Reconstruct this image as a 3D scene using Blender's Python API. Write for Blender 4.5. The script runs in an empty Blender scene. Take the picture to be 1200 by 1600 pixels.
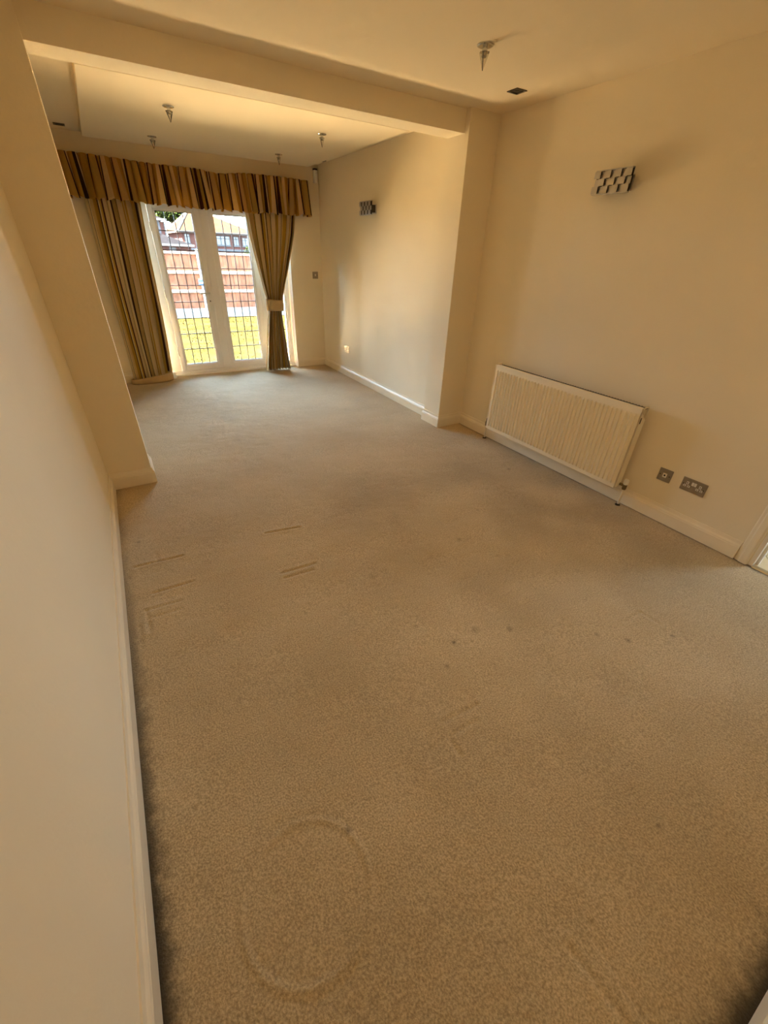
import bpy, bmesh, math, random
import numpy as np
from mathutils import Vector, Matrix

C = bpy.context.scene.collection
SC = bpy.context.scene
PI = math.pi

# ------------------------------------------------------------------ camera
cam = bpy.data.objects.new('camera', bpy.data.cameras.new('camera'))
C.objects.link(cam)
SC.camera = cam
cam.data.sensor_fit = 'VERTICAL'
cam.data.sensor_height = 24.0
cam.data.lens = 9.594
cam.data.clip_start = 0.02
cam.data.clip_end = 600


def cam_matrix(rx, ry, rz):
    c, s = math.cos, math.sin
    Rx = Matrix(((1, 0, 0), (0, c(rx), -s(rx)), (0, s(rx), c(rx))))
    Ry = Matrix(((c(ry), 0, s(ry)), (0, 1, 0), (-s(ry), 0, c(ry))))
    Rz = Matrix(((c(-rz), -s(-rz), 0), (s(-rz), c(-rz), 0), (0, 0, 1)))
    M = Rz @ Rx @ Ry
    r, f, u = M.col[0], M.col[1], M.col[2]
    return Matrix(((r[0], u[0], -f[0], 0), (r[1], u[1], -f[1], 0), (r[2], u[2], -f[2], 0), (0, 0, 0, 1)))


cam.matrix_world = Matrix.Translation((0.3271, 0.0, 1.5216)) @ cam_matrix(-0.5624, -0.0390, 0.5554)

# ------------------------------------------------------------------ light and exposure
SKY = 31.0
SUN = 800.0
EXPOSURE = 0.32
vs = SC.view_settings
SC.display_settings.display_device = 'sRGB'
vs.view_transform = 'Standard'
vs.look = 'None'
vs.gamma = 1.0
vs.use_curve_mapping = False
vs.exposure = EXPOSURE
SC.cycles.max_bounces = 14
SC.cycles.diffuse_bounces = 10
SC.cycles.glossy_bounces = 6
SC.cycles.transmission_bounces = 8
SC.cycles.transparent_max_bounces = 16
SC.cycles.sample_clamp_indirect = 0.0
SC.cycles.use_guiding = True
SC.cycles.caustics_reflective = False
SC.cycles.caustics_refractive = False

world = bpy.data.worlds.new('sky')
SC.world = world
world.use_nodes = True
wn = world.node_tree.nodes
wl = world.node_tree.links
wn.clear()
w_out = wn.new('ShaderNodeOutputWorld')
w_bg = wn.new('ShaderNodeBackground')
w_tc = wn.new('ShaderNodeTexCoord')
w_sep = wn.new('ShaderNodeSeparateXYZ')
w_rmp = wn.new('ShaderNodeValToRGB')
w_rmp.color_ramp.elements[0].position = 0.0
w_rmp.color_ramp.elements[0].color = (0.70, 0.85, 1.0, 1)
w_rmp.color_ramp.elements[1].position = 0.7
w_rmp.color_ramp.elements[1].color = (0.40, 0.67, 1.0, 1)
wl.new(w_tc.outputs['Generated'], w_sep.inputs[0])
wl.new(w_sep.outputs['Z'], w_rmp.inputs[0])
wl.new(w_rmp.outputs[0], w_bg.inputs['Color'])
w_bg.inputs['Strength'].default_value = SKY
wl.new(w_bg.outputs[0], w_out.inputs[0])

sun = bpy.data.objects.new('sun', bpy.data.lights.new('sun', 'SUN'))
C.objects.link(sun)
sun.data.energy = SUN
sun.data.color = (1.0, 0.90, 0.74)
sun.data.angle = math.radians(0.6)
el, az = math.radians(52), math.radians(3.5)                   # high, from the side of the house, just behind its garden front
sun.rotation_euler = Vector((math.cos(el) * math.cos(az), math.cos(el) * math.sin(az), -math.sin(el))).to_track_quat('-Z', 'Y').to_euler()


def portal(name, loc, direction, sx, sy):
    l = bpy.data.lights.new(name, 'AREA')
    l.shape = 'RECTANGLE'
    l.size, l.size_y = sx, sy
    l.cycles.is_portal = True
    o = bpy.data.objects.new(name, l)
    C.objects.link(o)
    o.location = loc
    o.rotation_euler = Vector(direction).to_track_quat('-Z', 'Y').to_euler()
    return o


portal('garden_opening_portal', (1.545, 6.56, 1.0), (0, -1, 0), 2.1, 2.05)
portal('hall_window_portal', (5.56, -0.60, 1.50), (-1, 0, 0), 1.0, 1.0)

# ------------------------------------------------------------------ measures (metres)
W = 3.2556      # right wall of the near half
P = 3.2383      # face of the two piers
T = 0.257       # depth of the dividing wall
B = 0.052       # beam set back from the piers
PL, PR = 0.276, 2.957
BZ = 2.316      # underside of the beam
H = 2.4543
FL, FW = 0.20, 3.0307
D = 6.2933      # wall with the garden doors
YF = -0.335     # wall behind the viewer
DL, DR = 0.517, 2.573
DZ = 2.03
DROP = 0.06

rnd = random.Random(7)


# ------------------------------------------------------------------ materials
def new_mat(name):
    m = bpy.data.materials.new(name)
    m.use_nodes = True
    nt = m.node_tree
    return m, nt.nodes, nt.links, nt.nodes['Principled BSDF']


def mat(name, col, rough=0.6, metal=0.0, var=0.0, vscale=3.0, bump=0.0, bscale=80.0, spec=0.5, detail=3.0):
    m, n, l, b = new_mat(name)
    b.inputs['Roughness'].default_value = rough
    b.inputs['Metallic'].default_value = metal
    b.inputs['Specular IOR Level'].default_value = spec
    tc = n.new('ShaderNodeTexCoord')
    if var > 0:
        nz = n.new('ShaderNodeTexNoise')
        nz.inputs['Scale'].default_value = vscale
        nz.inputs['Detail'].default_value = detail
        l.new(tc.outputs['Object'], nz.inputs['Vector'])
        r = n.new('ShaderNodeValToRGB')
        r.color_ramp.elements[0].position = 0.3
        r.color_ramp.elements[1].position = 0.7
        r.color_ramp.elements[0].color = (*[max(0, c * (1 - var)) for c in col], 1)
        r.color_ramp.elements[1].color = (*[min(1, c * (1 + var)) for c in col], 1)
        l.new(nz.outputs['Fac'], r.inputs[0])
        l.new(r.outputs[0], b.inputs['Base Color'])
    else:
        b.inputs['Base Color'].default_value = (*col, 1)
    if bump > 0:
        nb = n.new('ShaderNodeTexNoise')
        nb.inputs['Scale'].default_value = bscale
        nb.inputs['Detail'].default_value = 3
        l.new(tc.outputs['Object'], nb.inputs['Vector'])
        bp = n.new('ShaderNodeBump')
        bp.inputs['Strength'].default_value = bump
        bp.inputs['Distance'].default_value = 0.01
        l.new(nb.outputs['Fac'], bp.inputs['Height'])
        l.new(bp.outputs[0], b.inputs['Normal'])
    return m


M = {}
M['wall'] = mat('cream_wall_paint', (0.82, 0.72, 0.53), 0.75, var=0.02, vscale=1.5, bump=0.10, bscale=45, spec=0.25)
M['ceiling'] = mat('cream_ceiling_paint', (0.82, 0.71, 0.52), 0.85, var=0.015, vscale=1.2, bump=0.06, bscale=60, spec=0.15)
M['skirting'] = mat('cream_gloss_paint', (0.82, 0.72, 0.54), 0.30, var=0.03, vscale=9, spec=0.5)
M['white_frame'] = mat('white_upvc', (0.84, 0.80, 0.74), 0.28, var=0.01, vscale=4)
M['reveal'] = mat('white_reveal_paint', (0.86, 0.83, 0.78), 0.5)
M['radiator'] = mat('radiator_enamel', (0.83, 0.74, 0.55), 0.32, var=0.01, vscale=6)
M['dark_void'] = mat('dark_recess', (0.03, 0.02, 0.012), 0.8)
M['fin'] = mat('shaded_steel_fin', (0.05, 0.034, 0.018), 0.6)  # steel darkened to stand for the shade inside the radiator
M['plate'] = mat('brushed_steel_plate', (0.36, 0.31, 0.24), 0.38, metal=0.85, var=0.06, vscale=30)
M['chrome'] = mat('polished_chrome', (0.62, 0.60, 0.56), 0.16, metal=1.0)
M['steel'] = mat('satin_chrome', (0.60, 0.56, 0.51), 0.33, metal=0.9, var=0.04, vscale=20)
M['insert'] = mat('white_plastic_insert', (0.80, 0.76, 0.68), 0.4)
M['white_plastic'] = mat('white_plastic', (0.82, 0.79, 0.72), 0.4)
M['black'] = mat('black_plastic', (0.02, 0.018, 0.015), 0.5)
M['dark_metal'] = mat('dark_bronze_metal', (0.05, 0.038, 0.025), 0.4, metal=0.6)
M['lead'] = mat('lead_strip', (0.10, 0.09, 0.09), 0.5, metal=0.3)
M['brass'] = mat('tarnished_brass', (0.22, 0.16, 0.08), 0.4, metal=0.8)
M['threshold'] = mat('brass_threshold', (0.45, 0.36, 0.22), 0.4, metal=0.7)
M['bounce_patio'] = mat('bounce_sandstone', (0.72, 0.56, 0.35), 0.9, var=0.06, vscale=4)  # pale so the added paving throws warm light indoors
M['tile'] = mat('cream_floor_tile', (0.74, 0.62, 0.42), 0.35, var=0.05, vscale=5)
M['grout'] = mat('dark_grout', (0.12, 0.09, 0.06), 0.9)
M['concrete'] = mat('pale_concrete', (0.125, 0.112, 0.098), 0.9, var=0.08, vscale=6, spec=0.0)
M['fence'] = mat('fence_timber', (0.108, 0.046, 0.026), 0.85, var=0.35, vscale=6, spec=0.0)
M['rail'] = mat('fence_rail_timber', (0.10, 0.078, 0.062), 0.85, var=0.15, vscale=8, spec=0.0)
M['blue'] = mat('blue_sign_enamel', (0.016, 0.034, 0.065), 0.4, spec=0.0)
M['soil'] = mat('garden_ground', (0.00432, 0.00387, 0.00174), 0.95, var=0.3, vscale=0.4, spec=0.0)
M['brick'] = mat('red_brick_wall', (0.050, 0.021, 0.016), 0.9, var=0.18, vscale=2.5, spec=0.0)
M['render_white'] = mat('white_render', (0.055, 0.050, 0.048), 0.9, var=0.03, spec=0.0)
M['roof'] = mat('clay_roof_tiles', (0.00814, 0.00521, 0.00364), 0.9, var=0.18, vscale=1.8, spec=0.0)
M['slate'] = mat('grey_slate_roof', (0.0024, 0.0024, 0.0029), 0.8, var=0.2, vscale=2, spec=0.0)
M['far_white'] = mat('far_white_paint', (0.06, 0.056, 0.052), 0.7, spec=0.0)
M['far_glass'] = mat('far_window_glass', (0.0088, 0.0118, 0.0147), 0.15)
M['bark'] = mat('tree_bark', (0.10, 0.07, 0.04), 0.9, var=0.2)
M['leaf'] = mat('green_leaves', (0.00471, 0.00721, 0.00186), 0.7, var=0.4, vscale=0.8, spec=0.0)


def make_glass():
    m, n, l, b = new_mat('window_glass')
    out = n['Material Output']
    tr = n.new('ShaderNodeBsdfTransparent')
    tr.inputs[0].default_value = (0.97, 0.98, 0.98, 1)
    gl = n.new('ShaderNodeBsdfGlossy')
    gl.inputs['Roughness'].default_value = 0.02
    fr = n.new('ShaderNodeFresnel')
    fr.inputs['IOR'].default_value = 1.45
    mx = n.new('ShaderNodeMixShader')
    l.new(fr.outputs[0], mx.inputs[0])
    l.new(tr.outputs[0], mx.inputs[1])
    l.new(gl.outputs[0], mx.inputs[2])
    l.new(mx.outputs[0], out.inputs['Surface'])
    return m


M['glass'] = make_glass()


def make_crystal():
    m, n, l, b = new_mat('crystal_glass')
    out = n['Material Output']
    tr = n.new('ShaderNodeBsdfTransparent'); tr.inputs[0].default_value = (0.90, 0.88, 0.84, 1)
    gl = n.new('ShaderNodeBsdfGlossy'); gl.inputs['Roughness'].default_value = 0.03
    lw = n.new('ShaderNodeLayerWeight'); lw.inputs['Blend'].default_value = 0.18
    mx = n.new('ShaderNodeMixShader')
    l.new(lw.outputs['Fresnel'], mx.inputs[0]); l.new(tr.outputs[0], mx.inputs[1]); l.new(gl.outputs[0], mx.inputs[2])
    l.new(mx.outputs[0], out.inputs['Surface'])
    return m


M['crystal'] = make_crystal()


def make_carpet():
    m, n, l, b = new_mat('beige_cut_pile_carpet')
    b.inputs['Roughness'].default_value = 0.95
    b.inputs['Specular IOR Level'].default_value = 0.1
    b.inputs['Sheen Weight'].default_value = 0.25
    b.inputs['Sheen Roughness'].default_value = 0.5
    tc = n.new('ShaderNodeTexCoord')
    n1 = n.new('ShaderNodeTexNoise'); n1.inputs['Scale'].default_value = 1.6; n1.inputs['Detail'].default_value = 4
    n2 = n.new('ShaderNodeTexNoise'); n2.inputs['Scale'].default_value = 170; n2.inputs['Detail'].default_value = 2
    for q in (n1, n2):
        l.new(tc.outputs['Object'], q.inputs['Vector'])
    r1 = n.new('ShaderNodeValToRGB')
    r1.color_ramp.elements[0].position = 0.30; r1.color_ramp.elements[0].color = (0.49, 0.375, 0.215, 1)
    r1.color_ramp.elements[1].position = 0.70; r1.color_ramp.elements[1].color = (0.60, 0.475, 0.29, 1)
    l.new(n1.outputs['Fac'], r1.inputs[0])
    r2 = n.new('ShaderNodeValToRGB')
    r2.color_ramp.elements[0].position = 0.30; r2.color_ramp.elements[0].color = (0.62, 0.60, 0.58, 1)
    r2.color_ramp.elements[1].position = 0.68; r2.color_ramp.elements[1].color = (1.12, 1.12, 1.12, 1)
    l.new(n2.outputs['Fac'], r2.inputs[0])
    mu = n.new('ShaderNodeMix'); mu.data_type = 'RGBA'; mu.blend_type = 'MULTIPLY'; mu.inputs[0].default_value = 1.0
    l.new(r1.outputs[0], mu.inputs[6]); l.new(r2.outputs[0], mu.inputs[7])
    at = n.new('ShaderNodeAttribute'); at.attribute_name = 'dirt'
    md = n.new('ShaderNodeMix'); md.data_type = 'RGBA'
    l.new(at.outputs['Fac'], md.inputs[0]); l.new(mu.outputs[2], md.inputs[6])
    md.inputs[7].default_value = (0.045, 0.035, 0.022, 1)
    l.new(md.outputs[2], b.inputs['Base Color'])
    bp = n.new('ShaderNodeBump'); bp.inputs['Strength'].default_value = 0.55; bp.inputs['Distance'].default_value = 0.006
    l.new(n2.outputs['Fac'], bp.inputs['Height']); l.new(bp.outputs[0], b.inputs['Normal'])
    return m


M['carpet'] = make_carpet()


def make_lawn():
    m, n, l, b = new_mat('dry_lawn')
    b.inputs['Specular IOR Level'].default_value = 0.0
    b.inputs['Roughness'].default_value = 0.95
    tc = n.new('ShaderNodeTexCoord')
    nz = n.new('ShaderNodeTexNoise'); nz.inputs['Scale'].default_value = 2.2; nz.inputs['Detail'].default_value = 6
    mp = n.new('ShaderNodeMapping'); mp.inputs['Scale'].default_value = (1.0, 2.2, 1.0)
    l.new(tc.outputs['Object'], mp.inputs[0]); l.new(mp.outputs[0], nz.inputs['Vector'])
    r = n.new('ShaderNodeValToRGB')
    e = r.color_ramp.elements
    e[0].position = 0.30; e[0].color = (0.00371, 0.00361, 0.00134, 1)
    e[1].position = 0.72; e[1].color = (0.00768, 0.00640, 0.00304, 1)
    x = e.new(0.47); x.color = (0.00676, 0.00580, 0.00187, 1)
    l.new(nz.outputs['Fac'], r.inputs[0]); l.new(r.outputs[0], b.inputs['Base Color'])
    return m


M['lawn'] = make_lawn()
M['grass'] = mat('grass_tufts', (0.00477, 0.00413, 0.00103), 0.9, var=0.3, vscale=3, spec=0.0)


def make_fabric(name, stripes, trans=0.35, period=1.0):
    """woven stripes along the cloth's own width (UV.x in metres / period)"""
    m, n, l, b = new_mat(name)
    out = n['Material Output']
    b.inputs['Roughness'].default_value = 0.75
    b.inputs['Specular IOR Level'].default_value = 0.25
    uv = n.new('ShaderNodeUVMap'); uv.uv_map = 'UVMap'
    sp = n.new('ShaderNodeSeparateXYZ'); l.new(uv.outputs[0], sp.inputs[0])
    dv = n.new('ShaderNodeMath'); dv.operation = 'DIVIDE'; dv.inputs[1].default_value = period
    fr = n.new('ShaderNodeMath'); fr.operation = 'FRACT'
    l.new(sp.outputs['X'], dv.inputs[0]); l.new(dv.outputs[0], fr.inputs[0])
    r = n.new('ShaderNodeValToRGB'); r.color_ramp.interpolation = 'CONSTANT'
    el = r.color_ramp.elements
    while len(el) < len(stripes):
        el.new(0.5)
    for k, (p, c) in enumerate(stripes):
        el[k].position = p; el[k].color = (*c, 1)
    l.new(fr.outputs[0], r.inputs[0])
    nz = n.new('ShaderNodeTexNoise'); nz.inputs['Scale'].default_value = 1.0; nz.inputs['Detail'].default_value = 2
    mp = n.new('ShaderNodeMapping'); mp.inputs['Scale'].default_value = (60, 320, 1)
    l.new(uv.outputs[0], mp.inputs[0]); l.new(mp.outputs[0], nz.inputs['Vector'])
    r2 = n.new('ShaderNodeValToRGB')
    r2.color_ramp.elements[0].color = (0.8, 0.8, 0.8, 1); r2.color_ramp.elements[1].color = (1.1, 1.1, 1.1, 1)
    l.new(nz.outputs['Fac'], r2.inputs[0])
    mu = n.new('ShaderNodeMix'); mu.data_type = 'RGBA'; mu.blend_type = 'MULTIPLY'; mu.inputs[0].default_value = 1.0
    l.new(r.outputs[0], mu.inputs[6]); l.new(r2.outputs[0], mu.inputs[7])
    l.new(mu.outputs[2], b.inputs['Base Color'])
    tr = n.new('ShaderNodeBsdfTranslucent')
    wa = n.new('ShaderNodeMix'); wa.data_type = 'RGBA'; wa.blend_type = 'MULTIPLY'; wa.inputs[0].default_value = 1.0
    l.new(mu.outputs[2], wa.inputs[6]); wa.inputs[7].default_value = (1.0, 0.80, 0.30, 1)
    l.new(wa.outputs[2], tr.inputs['Color'])
    mx = n.new('ShaderNodeMixShader'); mx.inputs[0].default_value = trans
    l.new(b.outputs[0], mx.inputs[1]); l.new(tr.outputs[0], mx.inputs[2])
    l.new(mx.outputs[0], out.inputs['Surface'])
    return m


CREAM, GOLD, BROWN, TAN, MAR = (0.90, 0.76, 0.46), (0.66, 0.42, 0.07), (0.08, 0.035, 0.012), (0.78, 0.58, 0.24), (0.11, 0.036, 0.018)


def stripes(seq):
    t = sum(w_ for w_, c in seq); x = 0; out = []
    for w_, c in seq:
        out.append((x / t, c)); x += w_
    return out


M['curtain'] = make_fabric('striped_curtain_silk', stripes([(.13, CREAM), (.036, BROWN), (.09, TAN), (.08, GOLD), (.038, BROWN), (.03, CREAM), (.024, BROWN), (.12, CREAM), (.05, GOLD), (.034, MAR), (.07, CREAM), (.034, BROWN), (.05, GOLD)]), 0.24, 0.75)
YEL = (0.74, 0.52, 0.14)
M['pelmet'] = make_fabric('striped_pelmet_silk', stripes([(.09, GOLD), (.04, CREAM), (.02, BROWN), (.07, YEL), (.03, MAR), (.08, YEL), (.015, BROWN), (.04, CREAM), (.09, GOLD), (.028, BROWN), (.02, CREAM), (.012, MAR), (.05, TAN)]), 0.68, 0.55)
M['lining'] = mat('cream_curtain_lining', (0.78, 0.70, 0.55), 0.8)
M['tie'] = make_fabric('tieback_silk', [(0.0, (0.52, 0.37, 0.18)), (0.55, (0.40, 0.24, 0.10)), (0.75, (0.55, 0.40, 0.20))], 0.05, 0.60)


# ------------------------------------------------------------------ mesh helpers
class MB:
    def __init__(s):
        s.v, s.f, s.uv, s.m = [], [], None, []

    def quad(s, a, b, c, d):
        k = len(s.v); s.v += [a, b, c, d]; s.f.append((k, k + 1, k + 2, k + 3)); return s

    def box(s, x0, x1, y0, y1, z0, z1):
        k = len(s.v)
        s.v += [(x0, y0, z0), (x1, y0, z0), (x1, y1, z0), (x0, y1, z0), (x0, y0, z1), (x1, y0, z1), (x1, y1, z1), (x0, y1, z1)]
        for f in ((0, 3, 2, 1), (4, 5, 6, 7), (0, 1, 5, 4), (1, 2, 6, 5), (2, 3, 7, 6), (3, 0, 4, 7)):
            s.f.append(tuple(k + i for i in f))
        return s

    def prism(s, pts, axis, a, b):
        """polygon pts in the two other axes, extruded along axis from a to b"""
        k = len(s.v); n = len(pts)
        for t in (a, b):
            for p in pts:
                q = list(p); q.insert('XYZ'.index(axis), t); s.v.append(tuple(q))
        s.f.append(tuple(k + i for i in range(n))[::-1])
        s.f.append(tuple(k + n + i for i in range(n)))
        for i in range(n):
            j = (i + 1) % n
            s.f.append((k + i, k + j, k + n + j, k + n + i))
        return s

    def ring(s, x0, x1, z0, z1, w, y0, y1, plane='Y'):
        """picture-frame ring in the XZ plane (or YZ when plane == 'X')"""
        k = len(s.v)
        for y in (y0, y1):
            for (a, c) in ((x0, z0), (x1, z0), (x1, z1), (x0, z1), (x0 + w, z0 + w), (x1 - w, z0 + w), (x1 - w, z1 - w), (x0 + w, z1 - w)):
                s.v.append((a, y, c) if plane == 'Y' else (y, a, c))
        for i in range(4):
            j = (i + 1) % 4
            s.f += [(k + i, k + j, k + 4 + j, k + 4 + i), (k + 8 + i, k + 12 + i, k + 12 + j, k + 8 + j),
                    (k + i, k + 8 + i, k + 8 + j, k + j), (k + 4 + i, k + 4 + j, k + 12 + j, k + 12 + i)]
        return s

    def lathe(s, c, prof, seg=24, axis='Z'):
        """prof: list of (radius, offset along axis)"""
        k = len(s.v)
        for (r, h) in prof:
            for i in range(seg):
                a = 2 * PI * i / seg
                p = {'Z': (c[0] + r * math.cos(a), c[1] + r * math.sin(a), c[2] + h),
                     'X': (c[0] + h, c[1] + r * math.cos(a), c[2] + r * math.sin(a)),
                     'Y': (c[0] + r * math.cos(a), c[1] + h, c[2] + r * math.sin(a))}[axis]
                s.v.append(p)
        for j in range(len(prof) - 1):
            for i in range(seg):
                n = (i + 1) % seg
                s.f.append((k + j * seg + i, k + j * seg + n, k + (j + 1) * seg + n, k + (j + 1) * seg + i))
        s.f.append(tuple(k + i for i in range(seg))[::-1])
        e = k + (len(prof) - 1) * seg
        s.f.append(tuple(e + i for i in range(seg)))
        return s

    def tube(s, path, r, seg=10):
        k = len(s.v); n = len(path)
        for i, p in enumerate(path):
            p = Vector(p)
            d = (Vector(path[min(i + 1, n - 1)]) - Vector(path[max(i - 1, 0)])).normalized()
            a = d.orthogonal().normalized() if i == 0 else (a - d * a.dot(d)).normalized()
            b = d.cross(a)
            rr = r[i] if isinstance(r, (list, tuple)) else r
            for j in range(seg):
                t = 2 * PI * j / seg
                s.v.append(tuple(p + a * rr * math.cos(t) + b * rr * math.sin(t)))
        for i in range(n - 1):
            for j in range(seg):
                m = (j + 1) % seg
                s.f.append((k + i * seg + j, k + i * seg + m, k + (i + 1) * seg + m, k + (i + 1) * seg + j))
        s.f.append(tuple(k + j for j in range(seg))[::-1])
        s.f.append(tuple(k + (n - 1) * seg + j for j in range(seg)))
        return s

    def sweep(s, prof, path):
        """profile (offset to the left of the path, z) swept along an XY polyline with mitred corners"""
        k = len(s.v); n = len(path); m = len(prof)
        for i in range(n):
            p = Vector(path[i])
            d0 = (Vector(path[i]) - Vector(path[i - 1])).normalized() if i > 0 else None
            d1 = (Vector(path[i + 1]) - Vector(path[i])).normalized() if i < n - 1 else None
            d0 = d0 or d1; d1 = d1 or d0
            n0 = Vector((-d0.y, d0.x)); n1 = Vector((-d1.y, d1.x))
            mi = (n0 + n1).normalized()
            mi = mi / max(0.2, mi.dot(n0))
            for (o, z) in prof:
                q = p + mi * o
                s.v.append((q.x, q.y, z))
        for i in range(n - 1):
            for j in range(m):
                jj = (j + 1) % m
                s.f.append((k + i * m + j, k + (i + 1) * m + j, k + (i + 1) * m + jj, k + i * m + jj))
        s.f.append(tuple(k + j for j in range(m)))
        s.f.append(tuple(k + (n - 1) * m + j for j in range(m))[::-1])
        return s

    def grid(s, rows, closed=False):
        """rows: list of lists of points"""
        k = len(s.v); nr = len(rows); nc = len(rows[0])
        for r in rows:
            s.v += [tuple(p) for p in r]
        for i in range(nr - 1):
            for j in range(nc if closed else nc - 1):
                jj = (j + 1) % nc
                s.f.append((k + i * nc + j, k + i * nc + jj, k + (i + 1) * nc + jj, k + (i + 1) * nc + j))
        return s

    def build(s, name, m, parent=None, bevel=0.0, smooth=False, solid=0.0, loc=None):
        me = bpy.data.meshes.new(name)
        off = Vector(parent.matrix_world.translation) if parent and loc is None else Vector(loc or (0, 0, 0))
        if parent is not None:
            off = Vector(root_loc(parent))
        me.from_pydata([(x - off.x, y - off.y, z - off.z) for x, y, z in s.v], [], s.f)
        bm = bmesh.new(); bm.from_mesh(me)
        bmesh.ops.recalc_face_normals(bm, faces=bm.faces)
        if bevel > 0:
            ed = [e for e in bm.edges if len(e.link_faces) == 2 and e.calc_face_angle(0) > 0.6]
            bmesh.ops.bevel(bm, geom=ed, offset=bevel, segments=2, affect='EDGES', profile=0.6, clamp_overlap=True)
        bm.to_mesh(me); bm.free()
        if smooth:
            me.polygons.foreach_set('use_smooth', [True] * len(me.polygons))
        me.materials.append(m)
        if s.uv:
            ul = me.uv_layers.new(name='UVMap')
            for lp in me.loops:
                ul.data[lp.index].uv = s.uv[lp.vertex_index]
        o = bpy.data.objects.new(name, me)
        C.objects.link(o)
        if parent is not None:
            o.parent = parent
        elif loc is not None:
            o.location = loc
        if solid > 0:
            md = o.modifiers.new('thickness', 'SOLIDIFY'); md.thickness = solid; md.offset = 0
        return o


def root_loc(o):
    while o.parent:
        o = o.parent
    return o.location


def tag(o, label, cat, group=None):
    o['label'] = label
    o['category'] = cat
    if group:
        o['group'] = group
    return o


def thing(name, label, cat, loc, group=None):
    o = bpy.data.objects.new(name, None)
    o.empty_display_size = 0.05
    C.objects.link(o)
    o.location = loc
    return tag(o, label, cat, group)


def struct(o):
    o['kind'] = 'structure'
    return o


def copy_tree(o, loc, label=None):
    def rec(a, par):
        c = a.copy(); C.objects.link(c); c.parent = par
        for ch in a.children:
            rec(ch, c)
        return c
    r = rec(o, None)
    r.location = loc
    if label:
        r['label'] = label
    return r


# ------------------------------------------------------------------ room shell
def noise2(x, y, seed):
    """smooth value noise on numpy arrays"""
    rs = np.random.RandomState(seed); t = rs.rand(64, 64)
    xi = np.floor(x).astype(int); yi = np.floor(y).astype(int)
    fx = x - xi; fy = y - yi
    fx = fx * fx * (3 - 2 * fx); fy = fy * fy * (3 - 2 * fy)
    g = lambda a, b: t[a % 64, b % 64]
    return (g(xi, yi) * (1 - fx) + g(xi + 1, yi) * fx) * (1 - fy) + (g(xi, yi + 1) * (1 - fx) + g(xi + 1, yi + 1) * fx) * fy


def seg_dist(X, Y, a, b):
    ax, ay = a; bx, by = b
    dx, dy = bx - ax, by - ay
    t = np.clip(((X - ax) * dx + (Y - ay) * dy) / (dx * dx + dy * dy), 0, 1)
    return np.hypot(X - ax - t * dx, Y - ay - t * dy)


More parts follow.
